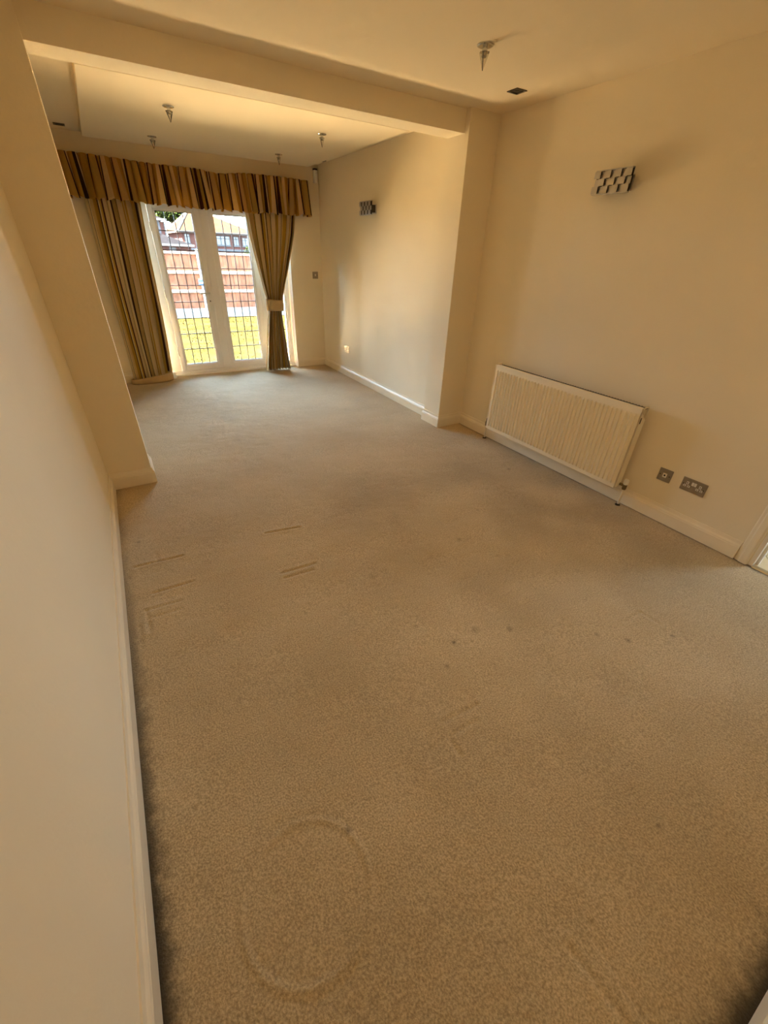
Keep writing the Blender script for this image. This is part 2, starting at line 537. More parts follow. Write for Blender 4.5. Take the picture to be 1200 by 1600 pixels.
def build_floor():
    xs = np.linspace(-0.02, W + 0.02, 520)
    ys = np.concatenate([np.arange(-0.36, 2.45, 0.0063), np.arange(2.45, 6.45, 0.020), [6.45]])
    X, Y = np.meshgrid(xs, ys)
    Z = 0.0022 * (noise2(X * 14, Y * 26, 1) - 0.5) + 0.0032 * (noise2(X * 5, Y * 9, 2) - 0.5) + 0.0013 * (noise2(X * 42, Y * 60, 3) - 0.5)
    Z -= 0.001
    # dents that furniture feet left in the pile
    marks = [((0.072, 2.203), (0.318, 2.188), 1), ((0.19, 2.29), (0.19, 2.21), .7), ((0.143, 1.932), (0.335, 1.929), 1),
             ((0.10, 1.815), (0.257, 1.807), .8), ((0.11, 1.75), (0.25, 1.745), .6), ((0.10, 1.81), (0.105, 1.66), .8), ((0.064, 1.72), (0.063, 1.57), .6),
             ((0.806, 2.184), (1.02, 2.152), 1), ((0.93, 2.16), (1.0, 2.22), .5), ((0.77, 1.77), (0.964, 1.76), 1), ((0.771, 1.721), (0.936, 1.711), 1),
             ((1.023, 0.64), (1.193, 0.629), .9), ((1.024, 0.582), (1.148, 0.578), .8), ((1.01, 0.58), (1.007, 0.506), .7),
             ((2.141, 0.601), (2.282, 0.603), .6), ((2.282, 0.603), (2.288, 0.506), .6), ((0.942, -0.016), (0.96, -0.23), 1),
             ((1.011, -0.043), (0.993, -0.25), 1), ((1.03, -0.02), (1.02, -0.22), .6), ((0.82, 3.17), (1.02, 3.18), .5), ((2.05, 3.80), (2.22, 3.74), .6)]
    for a, b, k in marks:
        d = seg_dist(X, Y, a, b)
        Z -= 0.0048 * k * np.exp(-(d / 0.0075) ** 2)
        Z += 0.0018 * k * np.exp(-((d - 0.019) / 0.009) ** 2)
    d = np.abs(np.hypot(X - 0.39, Y - 0.425) - 0.178)
    Z += 0.0030 * np.exp(-(d / 0.007) ** 2)
    Z -= 0.0012 * np.exp(-((d - 0.017) / 0.007) ** 2)
    # grime: along the skirtings, walked-in dirt and a few spots
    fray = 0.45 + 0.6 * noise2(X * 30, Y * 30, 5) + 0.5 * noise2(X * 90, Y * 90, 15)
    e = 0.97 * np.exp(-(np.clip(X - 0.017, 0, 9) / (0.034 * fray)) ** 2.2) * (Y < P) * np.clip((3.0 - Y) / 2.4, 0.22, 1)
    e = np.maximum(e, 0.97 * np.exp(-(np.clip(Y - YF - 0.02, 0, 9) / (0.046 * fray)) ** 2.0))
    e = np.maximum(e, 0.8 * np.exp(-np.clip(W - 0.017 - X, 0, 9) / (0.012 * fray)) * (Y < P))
    blot = np.clip(noise2(X * 1.7 + 3, Y * 1.7 + 9, 6) * 0.6 + noise2(X * 5, Y * 5, 8) * 0.4 - 0.42, 0, 1) * 0.55
    blot *= np.exp(-((Y - 1.5) / 1.3) ** 2) * np.clip((X - 0.5) / 1.0, 0.25, 1)
    blot = np.maximum(blot, 0.20 * np.exp(-((X - 2.75) / 0.45) ** 2 - ((Y - 0.75) / 0.42) ** 2))
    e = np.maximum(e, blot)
    for (sx, sy, r, k) in ((1.31, 0.92, .010, .7), (0.555, 0.505, .010, .6), (2.27, 0.43, .010, .5), (1.20, 0.83, .009, .5), (2.05, 0.52, .012, .5), (1.6, 0.85, .014, .4),
                           (1.42, 0.02, .008, .6), (1.86, 1.55, .012, .4), (1.2, 1.5, .02, .2), (1.45, 0.93, .02, .3), (1.0, 2.6, .01, .4), (0.11, 2.45, .012, .5), (2.9, 2.15, .016, .6), (1.95, .62, .01, .5)):
        e = np.maximum(e, k * np.exp(-(((X - sx) ** 2 + (Y - sy) ** 2) / r ** 2)))
    nx, ny = len(xs), len(ys)
    v = np.stack([X, Y, Z], -1).reshape(-1, 3)
    idx = np.arange(nx * ny).reshape(ny, nx)
    q = np.stack([idx[:-1, :-1], idx[:-1, 1:], idx[1:, 1:], idx[1:, :-1]], -1).reshape(-1, 4)
    me = bpy.data.meshes.new('floor')
    me.vertices.add(len(v)); me.vertices.foreach_set('co', v.ravel())
    me.loops.add(q.size); me.loops.foreach_set('vertex_index', q.ravel().astype(np.int32))
    me.polygons.add(len(q)); me.polygons.foreach_set('loop_start', np.arange(0, q.size, 4, dtype=np.int32))
    me.polygons.foreach_set('use_smooth', np.ones(len(q), dtype=bool))
    me.update(calc_edges=True)
    a = me.attributes.new('dirt', 'FLOAT', 'POINT'); a.data.foreach_set('value', np.clip(e, 0, 1).ravel().astype(np.float32))
    me.materials.append(M['carpet'])
    o = bpy.data.objects.new('floor', me); C.objects.link(o)
    struct(o); o['label'] = 'worn beige cut-pile fitted carpet with furniture dents'


build_floor()
m = MB(); m.box(-0.3, W + 0.12, -0.7, 6.6, -0.30, -0.02); struct(m.build('floor_slab', M['concrete']))
m = MB(); m.box(-0.30, W + 0.12, -0.70, 6.62, H, H + 0.25); struct(m.build('ceiling', M['ceiling']))
for (x0, x1, y0, y1) in ((0.483, 2.824, 3.853, 6.112), (0.50, 2.715, 0.10, 2.805)):
    m = MB(); m.box(x0, x1, y0, y1, H - DROP, H)
    struct(m.build('ceiling_panel', M['ceiling'], bevel=0.006))

# left wall (near part and the part beyond the pier)
m = MB(); m.box(-0.28, 0.0, YF - 0.3, P, -0.02, H); m.box(-0.28, FL, P + T, D, -0.02, H); m.box(-0.28, 0.0, P, P + T, -0.02, H)
struct(m.build('wall_left', M['wall']))
# right wall with the hall doorway
HY0, HY1, HZ = -0.255, 0.512, 2.02
m = MB()
m.box(W, W + 0.11, HY1, P, -0.02, H); m.box(W, W + 0.11, YF - 0.3, HY0, -0.02, H); m.box(W, W + 0.11, HY0, HY1, HZ, H)
m.box(W, W + 0.11, P, P + T, -0.02, H)
struct(m.build('wall_right', M['wall']))
struct(MB().box(FW, W + 0.11, P + T, D, -0.02, H).build('wall_right_far', M['wall']))
# dividing wall remains: two piers and the beam
m = MB()
m.box(0.0, PL, P, P + T, -0.02, H); m.box(PR, W, P, P + T, -0.02, H); m.box(PL, PR, P + B, P + T, BZ, H)
struct(m.build('wall_middle', M['wall']))
# wall with the garden doors
m = MB()
m.box(-0.28, DL, D, D + 0.27, -0.02, H); m.box(DR, W + 0.11, D, D + 0.27, -0.02, H); m.box(DL, DR, D, D + 0.27, DZ, H)
struct(m.build('wall_back', M['wall']))
# white lining of the door reveal
m = MB(); m.box(DR - 0.004, DR, D, D + 0.126, 0.0, DZ - 0.004)
struct(m.build('trim_1', M['reveal']))
m = MB(); m.box(DL, DL + 0.004, D, D + 0.126, 0.0, DZ - 0.004)
struct(m.build('trim_2', M['reveal']))
# wall behind the viewer
m = MB(); m.box(0, W, YF - 0.28, YF, -0.02, H)
struct(m.build('wall_front', M['wall']))

# skirting boards
SK = [(0, 0), (0.0172, 0), (0.0172, 0.078), (0.0150, 0.083), (0.0150, 0.088), (0.0120, 0.094), (0.0085, 0.100), (0.0070, 0.108), (0.0050, 0.119), (0, 0.119)]


def skirt(name, path):
    return struct(MB().sweep(SK, path).build(name, M['skirting']))


skirt('baseboard_left', [(0.0, P), (0.0, YF)])
skirt('baseboard_middle_left', [(FL, P + T), (PL, P + T), (PL, P), (0.0, P)])
skirt('baseboard_middle_right', [(W, P), (PR, P), (PR, P + T), (FW, P + T)])
skirt('baseboard_right', [(W, 0.586), (W, P)])
skirt('baseboard_right_far', [(FW, P + T), (FW, D)])
skirt('baseboard_back_right', [(FW, D), (DR, D)])
skirt('baseboard_back_left', [(DL, D), (FL, D)])
skirt('baseboard_front', [(0.0, YF), (W, YF)])

# hall doorway: architrave, lining, threshold
AR = [(0, 0), (0.067, 0), (0.067, 0.006), (0.060, 0.010), (0.048, 0.011), (0.040, 0.016), (0.012, 0.018), (0.004, 0.016), (0, 0.010)]


def architrave(name, y_in, sgn):
    m = MB(); pts = [(W - t, y_in + sgn * o) for (o, t) in AR]
    m.prism(pts, 'Z', 0.0, HZ + 0.07)
    return struct(m.build(name, M['skirting']))


architrave('trim_3', HY1 + 0.003, 1)
architrave('trim_4', HY0 - 0.003, -1)
struct(MB().box(W - 0.018, W, HY0 + 0.0, HY1 + 0.0, HZ + 0.004, HZ + 0.07).build('trim_5', M['skirting'], bevel=0.004))
m = MB(); m.box(W + 0.0, W + 0.11, HY1 - 0.022, HY1, 0.0, HZ); m.box(W + 0.045, W + 0.075, HY1 - 0.036, HY1 - 0.022, 0.0, HZ)
struct(m.build('trim_6', M['reveal'], bevel=0.0015))
m = MB(); m.box(W + 0.0, W + 0.11, HY0, HY0 + 0.022, 0.0, HZ)
struct(m.build('trim_7', M['reveal'], bevel=0.0015))
mm = MB(); mm.v = []; pr = [(W - 0.012, 0.0), (W + 0.03, 0.0), (W + 0.025, 0.006), (W + 0.009, 0.009), (W - 0.007, 0.006)]
k = len(pr)
for y in (HY0 + 0.022, HY1 - 0.022):
    mm.v += [(x, y, z) for x, z in pr]
mm.f = [tuple(range(k)), tuple(range(2 * k - 1, k - 1, -1))] + [(i, (i + 1) % k, k + (i + 1) % k, k + i) for i in range(k)]
struct(mm.build('trim_8', M['threshold']))

# the hall beyond: tiled floor, walls, a window
hx0, hx1, hy0, hy1 = W + 0.11, 5.40, -1.6, 2.2
hf = struct(MB().box(W, hx1, hy0, hy1, -0.10, -0.006).build('hall_floor', M['grout']))
ts = 0.33
ux, uy = Vector((math.cos(PI * .235), math.sin(PI * .235))), Vector((-math.sin(PI * .235), math.cos(PI * .235)))
o0 = Vector((3.472, 0.503))


def clip_poly(poly, x0, x1, y0, y1):
    for ax, lim, keep in ((0, x0, 1), (0, x1, -1), (1, y0, 1), (1, y1, -1)):
        out = []
        for i in range(len(poly)):
            a, b = poly[i], poly[(i + 1) % len(poly)]
            ina, inb = (a[ax] - lim) * keep >= 0, (b[ax] - lim) * keep >= 0
            if ina:
                out.append(a)
            if ina != inb:
                t = (lim - a[ax]) / (b[ax] - a[ax]); out.append((a[0] + t * (b[0] - a[0]), a[1] + t * (b[1] - a[1])))
        poly = out
        if len(poly) < 3:
            return []
    return poly


for i in range(-3, 4):
    for j in range(-3, 4):
        g = 0.003
        pl = [tuple(o0 + ux * (i * ts + a) + uy * (j * ts + b)) for a, b in ((g, g), (ts - g, g), (ts - g, ts - g), (g, ts - g))]
        pl = clip_poly(pl, W + 0.034, 4.3, -0.6, 1.25)
        if pl:
            MB().prism(pl, 'Z', -0.006, 0.0 - 0.0005 * ((i + j) % 2)).build('tile', M['tile'], hf)
m = MB(); m.box(hx0, hx1, hy0 - 0.1, hy0, -0.02, H); m.box(hx0, hx1, hy1, hy1 + 0.1, -0.02, H)
wz0, wz1, wy0, wy1 = 1.05, 1.95, -1.05, -0.15
m.box(hx1, hx1 + 0.25, hy0 - 0.1, wy0, -0.02, H); m.box(hx1, hx1 + 0.25, wy1, hy1 + 0.1, -0.02, H)
m.box(hx1, hx1 + 0.25, wy0, wy1, -0.02, wz0); m.box(hx1, hx1 + 0.25, wy0, wy1, wz1, H)
m.box(W, hx0, hy0 - 0.1, YF - 0.3, -0.02, H); m.box(W + 0.0, hx0, YF - 0.3, YF - 0.28, -0.02, H)
struct(m.build('hall_wall', M['wall']))
struct(MB().box(hx0, hx1 + 0.25, hy0 - 0.1, hy1 + 0.1, H, H + 0.2).build('hall_ceiling', M['ceiling']))
win = struct(MB().ring(wy0, wy1, wz0, wz1, 0.06, hx1 + 0.12, hx1 + 0.19, plane='X').build('window_4', M['white_frame'], bevel=0.004))
MB().quad((hx1 + .155, wy0 + .05, wz0 + .05), (hx1 + .155, wy1 - .05, wz0 + .05), (hx1 + .155, wy1 - .05, wz1 - .05), (hx1 + .155, wy0 + .05, wz1 - .05)).build('pane', M['glass'], win)

# ------------------------------------------------------------------ garden doors
FY0, FY1 = D + 0.126, D + 0.200           # frame front and back
LF, RF = 0.528, 2.562                     # frame outside
m = MB()
m.box(LF, LF + 0.052, FY0, FY1, 0.0, 2.02); m.box(RF - 0.052, RF, FY0, FY1, 0.0, 2.02)
m.box(0.80, 0.938, FY0, FY1, 0.0, 2.02); m.box(2.152, 2.290, FY0, FY1, 0.0, 2.02)
m.box(LF, RF, FY0, FY1, 1.955, 2.02)
m.box(LF, RF, FY0 - 0.012, FY1, 0.0, 0.055)
df = struct(m.build('door_frame', M['white_frame']))
struct(MB().box(LF, RF, FY0 - 0.05, FY0 - 0.012, 0.0, 0.022).build('door_sill', M['white_frame'], bevel=0.003))


def lead_grid(par, gx0, gx1, gz0, gz1, y, cols=4, rows=9):
    for i in range(1, cols):
        x = gx0 + (gx1 - gx0) * i / cols
        MB().box(x - 0.0046, x + 0.0046, y - 0.003, y + 0.003, gz0, gz1).build('lead_strip', M['lead'], par)
    for j in range(1, rows):
        z = gz0 + (gz1 - gz0) * j / rows
        MB().box(gx0, gx1, y - 0.0032, y + 0.0032, z - 0.0046, z + 0.0046).build('lead_strip', M['lead'], par)


def door_leaf(name, x0, x1, gx0, gx1, hinge_left):
    z0, z1, gz0, gz1 = 0.058, 1.950, 0.137, 1.861
    y0, y1 = FY0 - 0.008, FY0 + 0.060
    gy = FY0 + 0.024
    r = struct(MB().box(x0, gx0 - 0.018, y0, y1, z0, z1).build(name, M['white_frame'], bevel=0.005))
    MB().box(gx1 + 0.018, x1, y0, y1, z0, z1).build('stile', M['white_frame'], r, bevel=0.005)
    MB().box(gx0 - 0.018, gx1 + 0.018, y0, y1, z0, gz0 - 0.018).build('rail', M['white_frame'], r, bevel=0.005)
    MB().box(gx0 - 0.018, gx1 + 0.018, y0, y1, gz1 + 0.018, z1).build('rail', M['white_frame'], r, bevel=0.005)
    MB().ring(gx0 - 0.018, gx1 + 0.018, gz0 - 0.018, gz1 + 0.018, 0.018, y0 + 0.008, y1 - 0.01).build('glazing_bead', M['white_frame'], r)
    MB().box(gx0 - .004, gx1 + .004, gy - 0.002, gy + 0.002, gz0 - .004, gz1 + .004).build('pane', M['glass'], r)
    sp = MB().ring(gx0 - .001, gx1 + .001, gz0 - .001, gz1 + .001, 0.006, gy - .006, gy + .006).build('spacer_bar', M['lead'], r)
    lead_grid(r, gx0, gx1, gz0, gz1, gy)
    for z in (0.3, 1.0, 1.7):
        xx = x0 - 0.004 if hinge_left else x1 + 0.004
        MB().lathe((xx, y0 - 0.004, z), [(0.007, -0.045), (0.007, 0.045)], 10).build('hinge', M['white_frame'], r)
    return r


dl = door_leaf('door_1', 0.941, 1.505, 1.019, 1.424, True)
dr = door_leaf('door_2', 1.585, 2.149, 1.666, 2.072, False)
MB().prism([(1.500, FY0 + 0.05), (1.500, FY0 - 0.014), (1.512, FY0 - 0.022), (1.590, FY0 - 0.022), (1.600, FY0 - 0.014), (1.600, FY0 + 0.05)], 'Z', 0.058, 1.950).build('meeting_cover', M['white_frame'], dr)
# lever handle on the left leaf
hy = FY0 - 0.008
hp = MB().box(1.448, 1.478, hy - 0.010, hy, 0.875, 1.085).build('handle', M['white_frame'], dl, bevel=0.004)
MB().tube([(1.463, hy - 0.008, 1.010), (1.463, hy - 0.045, 1.010), (1.455, hy - 0.052, 1.010), (1.36, hy - 0.052, 1.008), (1.345, hy - 0.050, 1.004)], 0.009, 10).build('lever', M['steel'], hp, smooth=True)
MB().lathe((1.463, hy - 0.014, 0.915), [(0.008, -0.002), (0.008, 0.006)], 14, 'Y').build('keyhole', M['black'], hp)


def side_light(name, x0, x1):
    gz0, gz1 = 0.105, 1.90
    r = struct(MB().ring(x0, x1, 0.055, 1.955, 0.022, FY0 + 0.010, FY1 - 0.01).build(name, M['white_frame']))
    gx0, gx1 = x0 + 0.02, x1 - 0.02
    MB().box(gx0, gx1, FY0 + .022, FY0 + .026, 0.075, 1.935).build('pane', M['glass'], r)
    for j in range(1, 9):
        z = 0.137 + (1.861 - 0.137) * j / 9
        MB().box(gx0, gx1, FY0 + .0208, FY0 + .0272, z - .0046, z + .0046).build('lead_strip', M['lead'], r)
    x = (gx0 + gx1) / 2
    MB().box(x - .0046, x + .0046, FY0 + .021, FY0 + .027, 0.077, 1.933).build('lead_strip', M['lead'], r)


side_light('window_1', LF + 0.052, 0.80)
side_light('window_2', 2.290, RF - 0.052)

# ------------------------------------------------------------------ radiator
def radiator():
    y0, y1, z0, z1 = 1.377, 2.724, 0.137, 0.725
    xf = W - 0.120
    r = thing('radiator', 'cream ribbed panel radiator on the wall beside the pier', 'radiator', (W - 0.06, (y0 + y1) / 2, 0.0))
    n = 40
    pit = (y1 - y0 - 0.03) / n
    ys, am = [y0], [0]
    for i in range(n):
        a = y0 + 0.015 + i * pit
        for t, k in ((0.02, 0), (0.36, 0), (0.46, 1), (0.62, 1), (0.72, 0)):
            ys.append(a + t * pit); am.append(k)
    ys.append(y1); am.append(0)
    zz = [(z0, 0), (z0 + 0.028, 0), (z0 + 0.040, 1), (z1 - 0.056, 1), (z1 - 0.044, 0), (z1 - 0.004, 0), (z1, -0.35)]
    rows = []
    rows.append([(xf + 0.018, y, z0) for y in ys])
    for z, k in zz:
        rows.append([(xf - 0.0125 * k * a if k > 0 else xf + (0.006 if k < 0 else 0), y, z) for y, a in zip(ys, am)])
    rows.append([(xf + 0.018, y, z1) for y in ys])
    MB().grid(rows).build('front_panel', M['radiator'], r, solid=0.002)
    MB().box(W - 0.062, W - 0.052, y0 + 0.01, y1 - 0.01, z0 + 0.01, z1 - 0.012).build('back_panel', M['radiator'], r)
    f = MB(); rows = [[], []]
    k = 0; y = y0 + 0.03
    while y < y1 - 0.03:
        x = (xf + 0.022) if k % 4 in (0, 1) else (W - 0.066)
        for q, z in enumerate((z0 + 0.03, z1 - 0.012)):
            rows[q].append((x, y, z))
        y += 0.010 if k % 2 == 0 else 0.004
        k += 1
    f.grid(rows).build('convector_fin', M['fin'], r)
    MB().box(xf + 0.014, W - 0.046, y0 + 0.004, y1 - 0.004, z1 - 0.014, z1 - 0.009).build('grille_shade', M['fin'], r)  # dark plate stands for the shade in the gap at the top
    gb = MB()
    y = y0 + 0.02
    while y < y1 - 0.02:
        gb.box(xf + 0.018, W - 0.050, y - 0.002, y + 0.002, z1 - 0.009, z1 - 0.005); y += 0.022
    gb = gb.build('grille_bar', M['fin'], r); gb['kind'] = 'stuff'
    for ya, yb in ((y0 - 0.006, y0 + 0.004), (y1 - 0.004, y1 + 0.006)):
        s = MB()
        s.prism([(xf + 0.012, z0 + .004), (W - 0.050, z0 + .004), (W - 0.050, z1 - 0.085), (W - 0.066, z1 - 0.070), (xf + 0.03, z1 - 0.060), (xf + 0.012, z1 - 0.03)], 'Y', ya, yb)
        sp = None
        # prism on Y expects (x, z)
        sp = s.build('side_panel', M['radiator'], r, bevel=0.002)
        t = MB().ring(0, 1, 0, 1, 0.2, 0, 1); t.v, t.f = [], []
        t.tube([(xf + 0.012, (ya + yb) / 2, z1 - 0.03), (xf + 0.014, (ya + yb) / 2, z1 - 0.006), (xf + 0.03, (ya + yb) / 2, z1), (W - 0.055, (ya + yb) / 2, z1 + 0.002), (W - 0.046, (ya + yb) / 2, z1 - 0.01), (W - 0.046, (ya + yb) / 2, z1 - 0.08)], 0.006, 8)
        t.build('top_corner_rim', M['radiator'], sp, smooth=True)
    MB().box(xf + 0.012, W - 0.1, y0 - 0.0075, y0 - 0.005, z1 - 0.105, z1 - 0.065).build('side_slot', M['dark_void'], r)
    for z in (z0 + 0.10, z1 - 0.10):
        for y in (y0 + 0.25, y1 - 0.25):
            MB().box(W - 0.054, W + 0.0, y - 0.02, y + 0.02, z - 0.02, z + 0.02).build('wall_bracket', M['radiator'], r)
    for nm, yv, sgn in (('thermostat', y0 - 0.045, 1), ('lockshield', y1 + 0.055, -1)):
        v = MB().tube([(W - 0.06, yv + sgn * 0.052, z0 + 0.022), (W - 0.06, yv, z0 + 0.022), ], 0.010, 10).build('valve', M['brass'], r, smooth=True)
        MB().lathe((W - 0.06, yv, z0 + 0.022), [(0.013, -0.028), (0.015, -0.02), (0.015, 0.01), (0.010, 0.018)], 14).build('valve_body', M['brass'], v)
        if sgn > 0:
            MB().lathe((W - 0.06, yv, z0 + 0.03), [(0.012, 0.0), (0.017, 0.006), (0.017, 0.036), (0.013, 0.042)], 16).build('valve_cap', M['white_plastic'], v)
        else:
            MB().lathe((W - 0.06, yv, z0 + 0.03), [(0.008, 0.0), (0.010, 0.006), (0.010, 0.03), (0.008, 0.034)], 12).build('valve_cap', M['black'], v)
        MB().tube([(W - 0.06, yv, z0 - 0.005), (W - 0.06, yv, 0.0)], 0.0075, 10).build('pipe', M['skirting'], r, smooth=True)
        MB().lathe((W - 0.06, yv, 0.0), [(0.019, 0.0), (0.019, 0.004), (0.010, 0.010)], 14).build('pipe_collar', M['dark_metal'], r)
    MB().lathe((xf + 0.03, y1 - 0.5, z0 - 0.012), [(0.004, 0.0), (0.006, 0.014)], 8).build('drain_plug', M['brass'], r)


# MB.prism inserts the axis coordinate: for 'Y' the pair is (x, z)
radiator()


# ------------------------------------------------------------------ sockets and switches
def faceplate(name, label, cat, wall, c, w, h, build):
    """wall 'R' faces -X at x=c[0]; wall 'B' faces -Y at y=c[1]. build(put, root) adds parts in (u, v, depth)"""
    r = thing(name, label, cat, c)

    def put(nm, u0, u1, v0, v1, d0, d1, m, par=None, bev=0.0):
        b = MB()
        if wall == 'R':
            b.box(c[0] - d1, c[0] - d0, c[1] - u1, c[1] - u0, c[2] + v0, c[2] + v1)
        else:
            b.box(c[0] + u0, c[0] + u1, c[1] - d1, c[1] - d0, c[2] + v0, c[2] + v1)
        return b.build(nm, m, par or r, bevel=bev)
    pl = put('plate', -w / 2, w / 2, -h / 2, h / 2, 0.0, 0.006, M['plate'], bev=0.002)
    for u in (-w / 2 + 0.013, w / 2 - 0.013):
        put('screw', u - 0.003, u + 0.003, -0.003, 0.003, 0.006, 0.0068, M['dark_metal'])
    build(put, r)
    return r


def uk_socket(put, r, u):
    """three pin insert: earth slot above, live and neutral below"""
    for (a, b, c, d) in ((-0.0065, 0.0065, 0.002, 0.021), (-0.020, -0.004, -0.016, -0.003), (0.004, 0.020, -0.016, -0.003)):
        s = put('pin_insert', u + a, u + b, c, d, 0.006, 0.0075, M['insert'], bev=0.001)
        uu, vv = u + (a + b) / 2, (c + d) / 2
        if d - c > b - a:
            put('pin_slot', uu - 0.0022, uu + 0.0022, vv - 0.005, vv + 0.005, 0.0075, 0.0079, M['black'], s)
        else:
            put('pin_slot', uu - 0.004, uu + 0.004, vv - 0.002, vv + 0.002, 0.0075, 0.0079, M['black'], s)


def dbl(put, r):
    for u in (-0.038, 0.038):
        uk_socket(put, r, u)
    for u in (-0.0075, 0.0075):
        put('rocker_switch', u - 0.0065, u + 0.0065, 0.004, 0.026, 0.006, 0.0095, M['insert'], bev=0.001)


def aerial(put, r):
    q = put('outlet_insert', -0.013, 0.013, -0.015, 0.015, 0.006, 0.008, M['insert'], bev=0.001)
    put('outlet_hole', -0.005, 0.005, -0.006, 0.006, 0.008, 0.0084, M['black'], q)


def one_switch(put, r):
    put('rocker_switch', -0.010, 0.010, -0.012, 0.014, 0.006, 0.010, M['insert'], bev=0.001)


faceplate('double_socket', 'brushed steel double wall socket nearest the hall doorway', 'socket', 'R', (W, 0.955, 0.3207), 0.146, 0.086, dbl)
faceplate('aerial_socket', 'square brushed steel outlet plate beside the double socket by the radiator', 'socket', 'R', (W, 1.138, 0.3207), 0.086, 0.086, aerial)
faceplate('double_socket', 'small socket plate low on the far wall past the pier', 'socket', 'R', (FW, 5.523, 0.366), 0.146, 0.086, dbl)
faceplate('light_switch', 'square steel switch plate beside the garden doors', 'switch', 'B', (2.924, D, 1.231), 0.082, 0.086, one_switch)

# motion sensor in the far corner
r = thing('motion_sensor', 'small cream motion sensor high in the corner above the curtain pelmet', 'sensor', (2.985, D, 2.335))
MB().prism([(2.957, D), (2.957, D - 0.030), (2.970, D - 0.045), (3.000, D - 0.045), (3.013, D - 0.030), (3.013, D)], 'Z', 2.262, 2.395).build('housing', M['white_plastic'], r, bevel=0.003)
MB().prism([(2.957, D), (2.957, D - 0.030), (2.970, D - 0.045), (3.000, D - 0.045), (3.013, D - 0.030), (3.013, D)], 'Z', 2.395, 2.410).build('top_cap', M['dark_metal'], r)
MB().lathe((2.985, D - 0.044, 2.366), [(0.013, 0.002), (0.011, -0.006), (0.004, -0.010)], 14, 'Y').build('lens', M['white_frame'], r, smooth=True)


# ------------------------------------------------------------------ wall lights: woven steel plates
def wall_light(name, label, wx, yc, zc, group=None):
    r = thing(name, label, 'wall light', (wx, yc, zc))
    hw, hh = 0.122, 0.062
    x = wx - 0.085
    MB().box(wx - 0.012, wx, yc - 0.085, yc + 0.085, zc - 0.045, zc + 0.035).build('wall_plate', M['steel'], r, bevel=0.003)
    MB().box(wx - 0.078, wx - 0.012, yc - 0.080, yc + 0.070, zc - 0.038, zc + 0.028).build('bracket', M['dark_metal'], r, bevel=0.003)
    MB().box(x + 0.004, x + 0.008, yc - hw, yc + hw, zc - hh, zc + hh).build('backing_plate', M['dark_void'], r)
    for zz in (zc - hh, zc + hh - 0.006):
        MB().box(x - 0.014, x + 0.008, yc - hw, yc + hw, zz, zz + 0.006).build('edge_rail', M['steel'], r, bevel=0.001)
    n, rows = 7, 3
    cw = 2 * hw / n
    ch = (2 * hh - 0.012) / rows
    for j in range(rows):
        z0 = zc - hh + 0.006 + j * ch
        for i in range(n):
            y0 = yc - hw + i * cw
            up = (i + j) % 2 == 0
            d = x - (0.016 if up else 0.002)
            MB().box(d - 0.0012, d + 0.0012, y0 + (-0.003 if up else 0), y0 + cw + (0.003 if up else 0), z0, z0 + ch - 0.0012).build('tile', M['steel'], r)
    return r


GL = 'woven steel wall lights on the same wall'
wall_light('wall_light', 'woven steel wall light high above the radiator', W, 2.062, 1.945, GL)
wall_light('wall_light', 'woven steel wall light on the far wall past the pier', FW, 4.832, 1.932, GL)


# ------------------------------------------------------------------ ceiling fittings
def ceiling_spot(label, x, y):
    z = H - DROP
    r = thing('ceiling_spot', label, 'ceiling light', (x, y, z), 'crystal ceiling lights')
    MB().lathe((x, y, z), [(0.040, 0.0), (0.040, -0.004), (0.034, -0.0065), (0.012, -0.0065)], 28).build('rose', M['chrome'], r)
    MB().lathe((x, y, z), [(0.0125, -0.005), (0.0125, -0.040), (0.010, -0.044)], 18).build('stem', M['chrome'], r, smooth=False)
    MB().lathe((x, y, z), [(0.026, -0.026), (0.024, -0.032), (0.002, -0.088)], 6).build('crystal_drop', M['crystal'], r)
    MB().tube([(x - 0.020, y - 0.015, z - 0.028), (x - 0.0015, y - 0.001, z - 0.090)], 0.0022, 6).build('drop_clip', M['dark_metal'], r)
    return r


s0 = ceiling_spot('crystal ceiling light in the near half of the room above the radiator side', 2.195, 2.247)
for lab, x, y in (('crystal ceiling light just past the beam, garden side, on the side away from the radiator', 1.050, 4.422),
                  ('crystal ceiling light just past the beam, nearest the far wall light', 2.284, 4.435),
                  ('crystal ceiling light above the pelmet near the pier side', 1.050, 5.618),
                  ('crystal ceiling light above the pelmet nearest the motion sensor', 2.281, 5.595)):
    copy_tree(s0, (x, y, H - DROP), lab)


def downlight(label, x, y):
    r = thing('downlight', label, 'downlight', (x, y, H), 'dark square downlights at the ceiling edge')
    m = MB(); k = 0.046
    zz0, zz1 = H - 0.004, H
    for z in (zz0, zz1):
        for s in (k, 0.030):
            m.v += [(x - s, y - s, z), (x + s, y - s, z), (x + s, y + s, z), (x - s, y + s, z)]
    for i in range(4):
        j = (i + 1) % 4
        m.f += [(i, j, 4 + j, 4 + i), (8 + i, 12 + i, 12 + j, 8 + j), (i, 8 + i, 8 + j, j), (4 + i, 4 + j, 12 + j, 12 + i)]
    m.build('trim_ring', M['dark_metal'], r)
    MB().box(x - 0.031, x + 0.031, y - 0.031, y + 0.031, H - 0.0015, H - 0.0005).build('recess', M['black'], r)
    MB().lathe((x, y, H - 0.002), [(0.017, 0.001), (0.017, -0.001)], 16).build('lamp', M['dark_metal'], r)
    return r


d0 = downlight('dark square downlight near the beam and the right pier', 2.962, 2.795)
copy_tree(d0, (0.318, 6.062, H), 'dark square downlight above the pelmet end behind the left pier')
copy_tree(d0, (2.955, 6.00, H), 'dark square downlight above the motion sensor corner')


